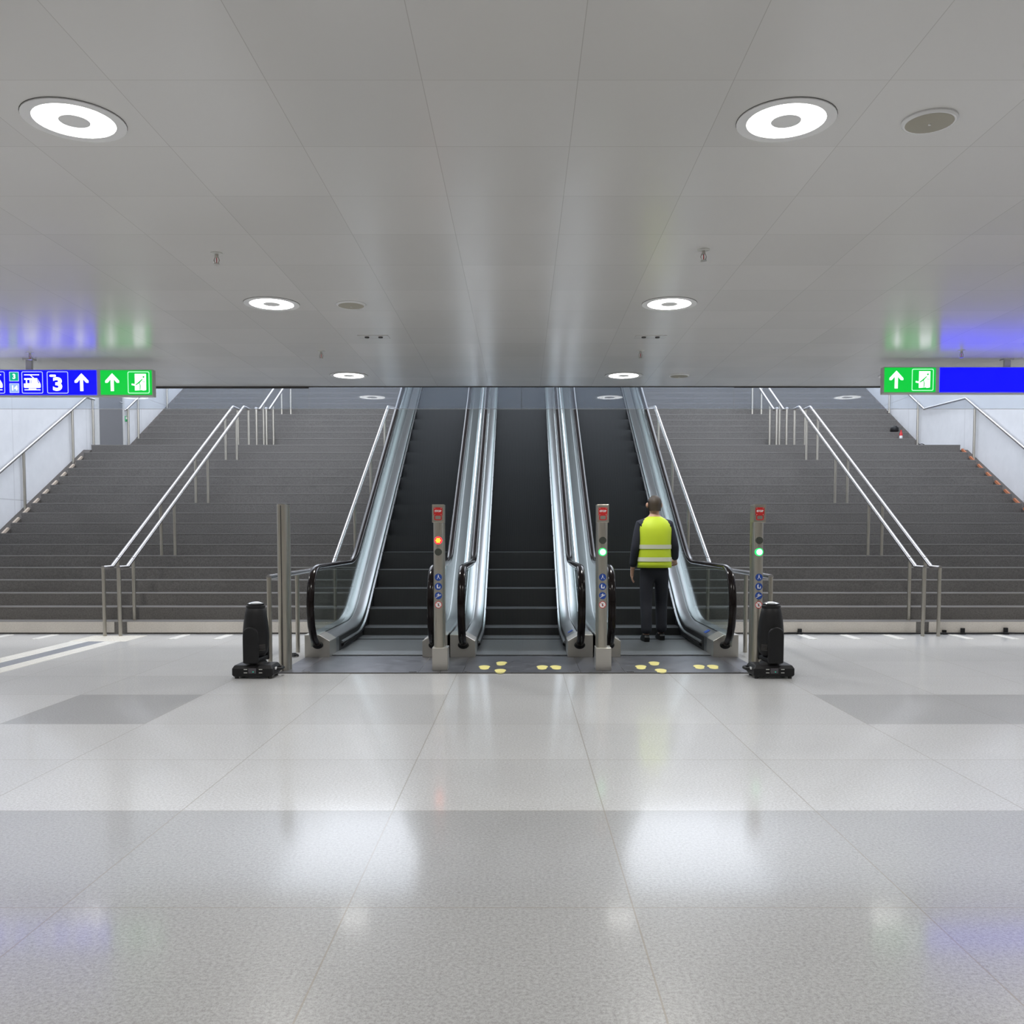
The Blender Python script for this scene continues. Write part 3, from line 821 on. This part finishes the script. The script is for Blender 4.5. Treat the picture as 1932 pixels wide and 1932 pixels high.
# ------------------------------------------------------------------ hanging signs
SU = .00526     # metres per unit of sign layout
def sign(xe, side, zb, label):
    """xe: inner end; layout units run outwards from there"""
    Ys = 9.1
    t = empty('hanging_sign', (xe, Ys, zb)); tag(t, label, 'sign', 'lit hanging signs')
    L = 620 * SU; hgt = 50 * SU
    a, b = (-L, 0) if side < 0 else (0, L)
    MB().box(a, b, 0, .075, 0, hgt).build('housing', M['housing'], t, bevel=.004)
    for hx in (235 * SU, 560 * SU):
        h_ = MB().box(side * hx - .028, side * hx + .028, .02, .055, hgt, H - zb).box(side * hx - .05, side * hx + .05, .0, .08, H - zb - .012, H - zb).build('hanger', M['housing'], t)
    U = (1, 0, 0); V = (0, 0, 1)
    z0, z1 = 3 * SU, 48.5 * SU
    ex0, ex1 = (2 * SU, 98 * SU)
    px = lambda q: side * q
    e0, e1 = sorted((px(ex0), px(ex1)))
    gp = MB().box(e0, e1, -.006, 0, z0, z1).build('exit_panel', M['sign_green'], t); gp['label'] = 'lit green exit panel'
    b0, b1 = sorted((px(106 * SU), px(612 * SU)))
    bp = MB().box(b0, b1, -.006, 0, z0, z1).build('direction_panel', M['sign_blue'], t); bp['label'] = 'lit blue direction panel'
    def arrow(cx, cz, par, k=1.0):
        P = [(-2.9, -16), (2.9, -16), (2.9, 6), (8.6, -.5), (13, -.5), (13, 3.2), (0, 17), (-13, 3.2), (-13, -.5), (-8.6, -.5), (-2.9, 6)]
        MB().prism([(p[0] * SU * k, p[1] * SU * k) for p in P], (cx, -.0062, cz), U, V, .0015).build('arrow', M['sign_white'], par)
    zc = (z0 + z1) / 2
    arrow(e0 + 22 * SU, zc, gp)
    # exit pictogram in a rounded frame
    cx = e0 + 71.5 * SU
    q = lambda l: [(p[0] * SU, p[1] * SU) for p in l]
    O = (cx, -.0062, zc)
    ring_outline(MB(), q(rrect(-20.5, 20.5, -20.5, 20.5, 3)), q(rrect(-19, 19, -19, 19, 2)), O, U, V, .001).build('icon_frame', M['sign_frame_green'], gp)
    di = MB().prism(q([(-7, 16), (14, 16), (14, -14), (8, -15), (6, -14), (-7, -15), (-7, -3), (-13, -2), (-13, -5), (-7, -6)]), O, U, V, .001).build('exit_icon', M['sign_white'], gp)
    O2 = (cx, -.0072, zc); rn = MB()
    rn.prism(q([(9, 8), (11.5, 9.5), (11, 12), (8.5, 12), (7.5, 10)]), O2, U, V, .001)
    rn.prism(q([(-6, -4), (-5, -5.5), (2, -1), (8, 6), (6.8, 7), (0, 1)]), O2, U, V, .001)
    rn.prism(q([(0, 1), (1.5, .5), (4, -6), (3, -14), (1.5, -14), (2.2, -6)]), O2, U, V, .001)
    rn.prism(q([(6, 4), (7, 4), (9, 1.5), (13, 1.5), (13, .6), (8.5, .6)]), O2, U, V, .001)
    rn.build('running_figure', M['sign_green'], di)
    if side < 0:
        X = lambda p: (p - 288) * SU        # photograph-like layout column to local x
        arrow(X(154.5), zc, bp)
        def frame(c, w_, par=bp):
            return ring_outline(MB(), q(rrect(-w_, w_, -20.5, 20.5, 3)), q(rrect(-w_ + 1.3, w_ - 1.3, -19.2, 19.2, 2)), (X(c), -.0062, zc), U, V, .001).build('icon_frame', M['sign_frame'], par)
        # platform number 3
        frame(109.5, 20)
        text_mesh('3', 33 * SU, 'platform_number', M['sign_white'], bp, (X(109.5), -.0068, zc - 4.2 * SU), .0065, .0005, (1.2, 1.0))
        MB().prism(q(rrect(-15, -3, 10.5, 14.5, 1.8)), (X(109.5), -.0062, zc), U, V, .001).build('train_icon', M['sign_white'], bp)
        # tram
        def tram(c):
            frame(c, 20)
            g_ = MB(); O_ = (X(c), -.0062, zc)
            g_.prism(q([(-15, 15), (13, 15), (13, 13.4), (-15, 13.4)]), O_, U, V, .001)
            g_.prism(q([(-5, 14), (-3, 14), (4, 8), (2, 8)]), O_, U, V, .001)
            g_.prism(q([(-15, 8), (9, 8), (14, 0), (15.5, -4), (15.5, -9), (14, -10), (-15, -10), (-16, -8), (-16, -2), (-12, -2), (-12, 5), (-15, 5)]), O_, U, V, .001)
            g_.prism(q([(-15, -13), (15, -13), (15, -14.4), (-15, -14.4)]), O_, U, V, .001)
            g_.prism(q([(-7, -11), (7, -11), (7, -12.6), (-7, -12.6)]), O_, U, V, .001)
            ic = g_.build('tram_icon', M['sign_white'], bp)
            return ic
        ic = tram(62)
        wn = MB(); O_ = (X(62), -.0072, zc)
        wn.prism(q([(-9.5, 5), (-5, 5), (-5, -1.5), (-9.5, -1.5)]), O_, U, V, .001).prism(q([(-3, 5), (-2, 5), (-2, -1.5), (-3, -1.5)]), O_, U, V, .001)
        wn.prism(q([(9, 6.2), (10, 6.2), (13.6, -1.5), (11.5, -1.5)]), O_, U, V, .001)
        wn.build('tram_window', M['sign_blue'], bp)
        # line numbers
        for txt, zc2, mm in (('3', zc + 11 * SU, M['sign_teal']), ('14', zc - 10.5 * SU, M['sign_pale'])):
            s_ = MB().prism(q(rrect(-9, 9, -9, 9, 1)), (X(28), -.0062, zc2), U, V, .001).build('line_number', mm, bp)
            ring_outline(MB(), q(rrect(-9, 9, -9, 9, 1)), q(rrect(-7.8, 7.8, -7.8, 7.8, .8)), (X(28), -.0072, zc2), U, V, .0006).build('number_frame', M['sign_frame'], s_)
            text_mesh(txt, 12.5 * SU, 'number', M['sign_white'], s_, (X(28), -.0078, zc2 - .2 * SU), .0015, .0004)
        tram(-9.5)
    return t
sign(-3.642, -1, 2.657, 'hanging lit sign with tram and platform pictograms on blue, left of the escalators')
sign(3.574, 1, 2.683, 'hanging lit sign with an empty blue panel, right of the escalators')

# ------------------------------------------------------------------ smoke screen glass under the ceiling edge
PX = [WL, -5.0, -2.5, 0, 2.5, 5.0, WR]
PN = ['hanging glass pane at the far left behind the tram sign', 'hanging glass pane over the double handrail of the left stairs', 'hanging glass pane over the left escalator', 'hanging glass pane over the right escalator', 'hanging glass pane over the double handrail of the right stairs', 'hanging glass pane at the far right behind the empty blue sign']
for i in range(6):
    a, b = PX[i] + .004, PX[i + 1] - .004; c = (a + b) / 2
    o_ = MB().box(a - c, b - c, 0, .012, -.255, 0).build('glass_screen', M['smoke_glass'], loc=(c, EDGE + .014, H))
    tag(o_, PN[i], 'glass screen', 'glass screens under the ceiling edge')
    MB().box(a - c, b - c, -.001, .013, -.258, -.2545).build('edge_profile', M['sign_pale' if False else 'white_trim'], o_)

# ------------------------------------------------------------------ ceiling fittings
RC = H
def ring_light(x, y, label):
    t = empty('ceiling_light', (x, y, RC)); tag(t, label, 'ceiling light', 'ring lights in the ceiling')
    return t
def annulus(r0, r1, z0, z1, n=40):
    C0 = [(r1 * math.cos(2 * PI * k / n), r1 * math.sin(2 * PI * k / n)) for k in range(n)]
    C1 = [(r0 * math.cos(2 * PI * k / n), r0 * math.sin(2 * PI * k / n)) for k in range(n)]
    return ring_outline(MB(), C0, C1, (0, 0, z0), (1, 0, 0), (0, 1, 0), z1 - z0)
LX = [-10.885, -7.885, -4.885, -1.885, 1.115, 4.115, 7.115, 10.115]
LY = [-5.1, -2.1, .9, 3.94, 6.98, 10.06]
lab = {(-1.885, 3.94): 'large lit ring light in the ceiling at the upper left, nearest on that side', (1.115, 3.94): 'large lit ring light in the ceiling beside the round speaker, nearest on the right',
       (-1.885, 6.98): 'middle ring light of the left row, beside a round ceiling speaker', (1.115, 6.98): 'middle ring light of the right row, behind a sprinkler head',
       (-1.885, 10.06): 'small farthest ring light of the left row at the ceiling edge', (1.115, 10.06): 'small farthest ring light of the right row at the ceiling edge',
       (-4.885, 10.06): 'ring light at the ceiling edge hidden behind the tram sign', (4.115, 10.06): 'ring light at the ceiling edge hidden behind the empty blue sign'}
first = None
for y in LY:
    for x in LX:
        lb = lab.get((x, y), 'ring light of the hall ceiling outside the view')
        if first is None:
            first = ring_light(x, y, lb)
            annulus(.163, .205, -.006, .002).build('trim_ring', M['lamp_trim'], first, smooth=40)
            annulus(.062, .163, -.004, .001).build('diffuser', M['ring'], first)
            MB().cyl((0, 0, -.006), (0, 0, .001), .062, n=32).build('centre_cap', M['lamp_trim'], first, smooth=40)
            ld = bpy.data.lights.new('lamp_beam', 'AREA'); ld.shape = 'DISK'; ld.size = .3; ld.energy = LAMP_W; ld.spread = math.radians(130); ld.color = (1, .985, .95)
            lo = bpy.data.objects.new('lamp_beam', ld); COL.objects.link(lo); lo.parent = first; lo.location = (0, 0, -.008)
            annulus(.205, .207, -.0015, .001).build('gap_ring', M['dark_line'], first)
        else:
            c = copy_tree(first); c.location = (x, y, RC); c['label'] = lb
def speaker(x, y, label):
    t = empty('ceiling_speaker', (x, y, RC)); tag(t, label, 'ceiling speaker', 'round ceiling speakers')
    MB().lathe([(.112, .001), (.112, -.006), (.104, -.013), (.097, -.013), (.095, .001)], n=36).build('rim', M['lamp_trim'], t, smooth=30)
    MB().lathe([(.0965, -.0135), (.06, -.0165), (.01, -.0175)], n=32).build('grille', M['speaker_grille'], t, smooth=60)
    MB().cyl((0, 0, -.017), (0, 0, -.021), .006, n=12).build('badge', M['lamp_trim'], t)
speaker(1.72, 3.94, 'round beige ceiling speaker right of the large ring light')
speaker(-1.29, 7.0, 'round beige ceiling speaker between the two rows, left side')
speaker(1.72, 10.06, 'small far ceiling speaker right of the farthest right ring light')
def sprinkler(x, y, label):
    t = empty('sprinkler', (x, y, RC)); tag(t, label, 'sprinkler', 'sprinkler heads')
    MB().lathe([(.037, 0), (.036, -.004), (.02, -.008), (.011, -.008), (.011, 0)], n=24).build('escutcheon', M['housing'], t, smooth=40)
    MB().cyl((0, 0, -.005), (0, 0, -.03), .010, .012, 14).tube([(-.010, 0, -.026), (-.017, 0, -.045), (-.008, 0, -.066)], .0035, 8).tube([(.010, 0, -.026), (.017, 0, -.045), (.008, 0, -.066)], .0035, 8).build('frame', M['block'], t)
    MB().cyl((0, 0, -.03), (0, 0, -.064), .0028, n=8).build('bulb', M['red'], t)
    MB().cyl((0, 0, -.065), (0, 0, -.0685), .019, n=16).build('deflector', M['block'], t)
for x, y, lb in ((-1.89, 5.75, 'near sprinkler head hanging in the left row of lights'), (1.115, 5.68, 'near sprinkler head hanging in the right row of lights'),
                 (-1.90, 8.75, 'far sprinkler head in the left row of lights'), (1.125, 8.72, 'far sprinkler head in the right row of lights'),
                 (-4.70, 8.82, 'sprinkler head in front of the tram sign hanger'), (4.16, 8.72, 'sprinkler head in front of the empty blue sign')):
    sprinkler(x, y, lb)
for x, lb in ((-1.30, 'flat ceiling plate with two dark holes, left of the centre'), (1.135, 'flat ceiling plate with two dark holes, right of the centre')):
    t = MB().box(-.135, .135, -.06, .06, -.004, .001).build('ceiling_plate', M['ceiling'], loc=(x, 8.12, RC)); tag(t, lb, 'ceiling plate', 'ceiling plates with two holes')
    for a in (-.06, .06): MB().cyl((a, 0, -.004), (a, 0, -.012), .02, n=16).build('sensor_eye', M['dark_line'], t)
    MB().box(-.135, .135, .06, .064, -.004, .001).build('shadow_gap', M['dark_line'], t)

# ------------------------------------------------------------------ tactile paving and small things on the floor
t = empty('tactile_path', (-5.165, 11.0, 0)); tag(t, 'white ribbed tactile guide path on the floor leading to the left handrails', 'tactile paving')
def ribs(x0, x1, y0, y1, n):
    m = MB().box(x0, x1, y0, y1, .0003, .0022); w_ = (x1 - x0) / n
    for k in range(n): m.box(x0 + w_ * (k + .2), x0 + w_ * (k + .75), y0, y1, .0022, .005)
    return m
ribs(-.295, -.085, -9, 0, 4).build('ribbed_strip', M['tactile'], t)
MB().box(-.085, .115, -9, 0, .0003, .0022).build('dark_strip', M['tactile_dark'], t)
ribs(.115, .295, -9, 0, 4).build('ribbed_strip', M['tactile'], t)
mb = MB().box(-.33, .36, 0, .66, .0003, .0022)
for i in range(9):
    for j in range(9): mb.cyl((-.28 + i * .07, .05 + j * .07, .002), (-.28 + i * .07, .05 + j * .07, .006), .016, .011, 8)
mb.build('studded_patch', M['tactile_beige'], t)
TS = [(-6.62, 'white floor strip before the stairs at the far left edge'), (-6.04, 'white floor strip before the stairs left of the left double handrail'),
      (-4.34, 'white floor strip before the stairs first to the right of the left double handrail'), (-3.78, 'white floor strip before the stairs second to the right of the left double handrail'),
      (3.05, 'white floor strip before the stairs behind the right stage light'),
      (3.62, 'white floor strip before the stairs right of the right stage light'), (4.17, 'white floor strip before the stairs second from the right stage light'),
      (4.72, 'white floor strip before the stairs just left of the right double handrail'), (5.58, 'white floor strip before the stairs just right of the right double handrail'), (6.14, 'white floor strip before the stairs at the far right edge')]
for x, lb in TS:
    o_ = ribs(-.055, .055, -.26, .26, 2).build('tactile_strip', M['tactile'], loc=(x, 11.50, 0)); tag(o_, lb, 'tactile strip', 'white strips before the stairs')
# cable along the right stairs with clips
pts = [(3.35 + k * .12, 11.80 + .012 * math.sin(k * 1.7) + .01 * math.sin(k * .6), .012 + .008 * max(0, math.sin(k * .83))) for k in range(48)]
cb = MB().tube(pts, .009, 8).build('cable', M['black'], smooth=60); tag(cb, 'black cable lying along the foot of the right stairs', 'cable')
for x, zz, lb in ((3.62, .05, 'black cable clip right of the right stage light'), (5.50, .035, 'small black cable clip just right of the right double handrail'), (5.74, .06, 'black cable clip in the middle of the right stretch of cable'), (6.30, .065, 'black cable clip near the right edge of the picture')):
    o_ = empty('cable_clip', (x, 11.81, 0)); tag(o_, lb, 'cable clip', 'cable clips at the right stairs')
    MB().box(-.025, .025, -.012, .018, .022, .022 + zz).build('block', M['black'], o_, bevel=.004)
    MB().box(-.03, .03, -.03, .018, 0, .024).build('foot', M['black'], o_, bevel=.003)
cpts = [(-2.42 + .05 * math.cos(k * .9) * (1 - k / 30), 9.62 + .09 * math.sin(k * .9) * (1 - k / 40), .012 + .001 * k) for k in range(22)]
o_ = MB().tube(fillet(cpts, .02, 3), .008, 8).build('cable_coil', M['black'], smooth=60); tag(o_, 'small coil of black cable on the floor beside the left escalator base', 'cable')
# bottle and wire hoop on the right stairs
bz = LZ + 2 * RI; bx, by = 7.95, S2 + TR + .18
t = empty('bottle', (bx, by, bz + .002)); t.scale = (.72, .72, .72); tag(t, 'small red and white bottle standing on the upper right stairs by the wall', 'bottle')
MB().lathe([(.04, 0), (.045, .01), (.045, .11), (.04, .12)], n=20).build('body', M['white'], t, smooth=40)
MB().lathe([(.0455, .10), (.045, .16), (.028, .20), (.02, .215), (.02, .24)], n=20).build('shoulder', M['red'], t, smooth=40)
MB().lathe([(.0, .238), (.023, .238), (.023, .262), (.0, .262)], n=16).build('cap', M['red'], t, smooth=40)
o_ = MB().tube([(.11 * math.cos(PI * k / 16), .0, .14 * math.sin(PI * k / 16)) for k in range(17)], .007, 8).build('wire_hoop', M['black'], loc=(7.98, 18.3, LZ), smooth=60)
tag(o_, 'bent black wire hoop standing on the landing by the right wall', 'wire')
o_ = MB().lathe([(.05, 0), (.09, .03), (.085, .10), (.05, .14), (.02, .15)], n=14).build('black_bag', M['black'], loc=(7.93, S2 + 2 * TR + .16, LZ + 3 * RI + .002), smooth=60)
tag(o_, 'small black bag on the upper right stairs one step above the bottle', 'bag')

# ------------------------------------------------------------------ person on the right escalator, back to the camera
def skin_mesh(name, verts, edges, radii, sub=2, root=0):
    me = bpy.data.meshes.new(name); me.from_pydata(verts, edges, [])
    o = bpy.data.objects.new('tmp', me); COL.objects.link(o)
    sk = o.modifiers.new('s', 'SKIN'); sk.use_smooth_shade = True
    sv = me.skin_vertices[0].data
    for i, r in enumerate(radii):
        sv[i].radius = r if isinstance(r, tuple) else (r, r)
        sv[i].use_root = (i == root)
    ss = o.modifiers.new('ss', 'SUBSURF'); ss.levels = ss.render_levels = sub
    bpy.context.view_layer.update()
    r = bpy.data.meshes.new_from_object(o.evaluated_get(bpy.context.evaluated_depsgraph_get()))
    bpy.data.objects.remove(o); bpy.data.meshes.remove(me)
    for p in r.polygons: p.use_smooth = True
    r.name = name
    return r
PXX, PYP, PZP = 1.60, 10.98, .0145
V = []; E = []; Rr = []
def vtx(p, r, link_to=None):
    V.append(p); Rr.append(r)
    if link_to is not None: E.append((link_to, len(V) - 1))
    return len(V) - 1
pel = vtx((0, 0, .93), (.15, .11))
wst = vtx((0, .005, 1.10), (.135, .10), pel)
chs = vtx((0, .01, 1.28), (.155, .11), wst)
nkb = vtx((0, .015, 1.45), (.085, .075), chs)
nck = vtx((0, .02, 1.52), .052, nkb)
hd0 = vtx((0, .03, 1.585), (.068, .078), nck)
hd1 = vtx((0, .035, 1.655), (.076, .092), hd0)
hd2 = vtx((0, .03, 1.725), (.055, .065), hd1)
arms = {}
for s in (-1, 1):
    sh = vtx((s * .165, .01, 1.40), .062, nkb)
    if s < 0: el, wr, pa = (-.235, -.02, 1.12), (-.255, .05, .88), (-.257, .075, .80)
    else: el, wr, pa = (.245, .0, 1.13), (.285, .16, .98), (.295, .22, .945)
    e_ = vtx(el, .045, sh); w_ = vtx(wr, .03, e_); p_ = vtx(pa, (.034, .02), w_)
    d = (Vector(pa) - Vector(wr)).normalized(); side = Vector((0, 1, 0)) if s < 0 else Vector((-.9, .3, 0)).normalized()
    side = (side - d * side.dot(d)).normalized()
    palm_in = Vector((-s * 1.0, 0, 0)); 
    for k, ln in enumerate((.070, .078, .072, .055)):
        b = Vector(pa) + side * (.030 - k * .020) + d * .035
        f1 = vtx(tuple(b), .0095, p_)
        c1 = b + d * ln * .5 + palm_in * .008; c2 = b + d * ln + palm_in * .030
        f2 = vtx(tuple(c1), .0085, f1); f3 = vtx(tuple(c2), .007, f2)
    tb = Vector(pa) + side * .036 - d * .01
    t1 = vtx(tuple(tb), .0115, p_); vtx(tuple(tb + side * .02 + d * .04 + palm_in * .015), .0085, t1)
    arms[s] = (sh, el, wr)
for s, yo in ((-1, -.06), (1, .10)):
    hp_ = vtx((s * .09, 0, .86), .088, pel)
    kn = vtx((s * .10, yo * .5 + .02, .48), .058, hp_)
    cf = vtx((s * .102, yo * .75 - .01, .33), .055, kn)
    an = vtx((s * .105, yo - .03, .09), .038, cf)
    to = vtx((s * .115, yo + .12, .035), (.04, .03), an)
body = link('person', skin_mesh('person', V, E, Rr), M['skin'])
body.location = (PXX, PYP, PZP); body.rotation_euler = (0, 0, .05); 
tag(body, 'person in a yellow high-visibility vest and dark trousers on the right escalator, seen from behind', 'person')
# trousers
TV = [(0, 0, .95), (0, 0, .88)]; TE = [(0, 1)]; TRr = [(.165, .125), (.155, .13)]
for s, yo in ((-1, -.06), (1, .10)):
    i = len(TV)
    TV += [(s * .092, 0, .80), (s * .10, yo * .5 + .02, .48), (s * .103, yo * .75 - .01, .30), (s * .106, yo - .03, .075)]
    TRr += [.100, .078, .074, .070]; TE += [(1, i), (i, i + 1), (i + 1, i + 2), (i + 2, i + 3)]
link('trousers', skin_mesh('trousers', TV, TE, TRr), M['trousers'], body)
# jacket: torso and sleeves
JV = [(0, 0, .90), (0, .005, 1.10), (0, .01, 1.28), (0, .013, 1.42), (0, .018, 1.50)]; JE = [(0, 1), (1, 2), (2, 3), (3, 4)]; JR = [(.168, .128), (.155, .122), (.172, .13), (.11, .095), (.066, .068)]
for s in (-1, 1):
    i = len(JV); sh, el, wr = arms[s]
    JV += [(s * .172, .01, 1.395), tuple(Vector((s * .172, .01, 1.395)).lerp(Vector(el), .5)), el, wr]
    JR += [.074, .066, .058, .046]; JE += [(3, i), (i, i + 1), (i + 1, i + 2), (i + 2, i + 3)]
jk = link('jacket', skin_mesh('jacket', JV, JE, JR), M['jacket'], body)
# vest: shell over the torso, armholes left open at the sides
def ell_ring(z, rx, ry, yc, n=36): return [(rx * math.copysign(abs(math.cos(a)) ** .8, math.cos(a)), yc + ry * math.copysign(abs(math.sin(a)) ** .8, math.sin(a)), z) for a in [2 * PI * k / n for k in range(n)]]
VR = [(.885, .205, .158, 0), (.93, .203, .156, 0), (1.10, .195, .15, .005), (1.25, .20, .155, .01), (1.34, .205, .15, .01), (1.40, .20, .135, .012), (1.445, .165, .11, .014), (1.475, .115, .09, .016), (1.495, .085, .08, .018)]
vest = MB().loft([ell_ring(*r) for r in VR], caps=False).build('vest', M['hivis'], body, smooth=70)
so = vest.modifiers.new('thick', 'SOLIDIFY'); so.thickness = .008
for z0, z1 in ((.96, 1.01), (1.11, 1.16)):
    def at_z(z):
        for a, b in zip(VR, VR[1:]):
            if a[0] <= z <= b[0]:
                t_ = (z - a[0]) / (b[0] - a[0]); return [a[i] + (b[i] - a[i]) * t_ for i in range(4)]
    A, B = at_z(z0), at_z(z1)
    bd = MB().loft([ell_ring(z0, A[1] + .006, A[2] + .006, A[3]), ell_ring(z1, B[1] + .006, B[2] + .006, B[3])], caps=False).build('reflective_band', M['reflective'], vest, smooth=70)
# hair and face details
hr = MB()
rings = []
for k in range(9):
    z_ = 1.565 + .185 * k / 8
    f = math.sqrt(max(0.02, 1 - ((z_ - 1.655) / .10) ** 2)) if z_ > 1.655 else 1 - .12 * (1.655 - z_) / .09
    rings.append([(.086 * f * math.cos(a), .022 + .098 * f * math.sin(a) - (.012 if math.sin(a) < 0 else .045 * (1 if z_ < 1.70 else .3)) * (1 if math.sin(a) > 0 else -0.0), z_) for a in [2 * PI * q / 24 for q in range(24)]])
hr.loft(rings).build('hair', M['hair'], body, smooth=80)
for s in (-1, 1):
    MB().lathe([(.004, -.03), (.014, -.022), (.017, 0), (.013, .022), (.004, .03)], (s * .084, .035, 1.635), 12).build('ear', M['skin'], body, smooth=80)
    MB().lathe([(.002, -.012), (.010, -.007), (.0125, 0), (.010, .007), (.002, .012)], (s * .030, .112, 1.645), 12).build('eye', M['white'], body, smooth=80)
MB().loft([[(x, .118 + d_, z) for x, d_ in ((-.012, 0), (0, .014 if z < 1.63 else .004), (.012, 0))] for z in (1.60, 1.615, 1.645)]).build('nose', M['skin'], body, smooth=80)
MB().box(-.024, .024, .108, .118, 1.578, 1.588).build('mouth', M['red'], body, bevel=.003)
# shoes
for s, yo in ((-1, -.06), (1, .10)):
    P = [(.0, -.09), (.03, -.075), (.036, 0), (.046, .09), (.038, .16), (.01, .185), (-.012, .185), (-.038, .16), (-.044, .09), (-.036, 0), (-.03, -.075)]
    MB().loft([[(s * .108 + a * k, yo + b * k2 - (.02 if z > .05 else 0), z) for a, b in P] for z, k, k2 in ((.0, 1, 1), (.025, 1.05, 1.03), (.055, .98, .9), (.085, .8, .55))]).build('shoe', M['black'], body, smooth=50)
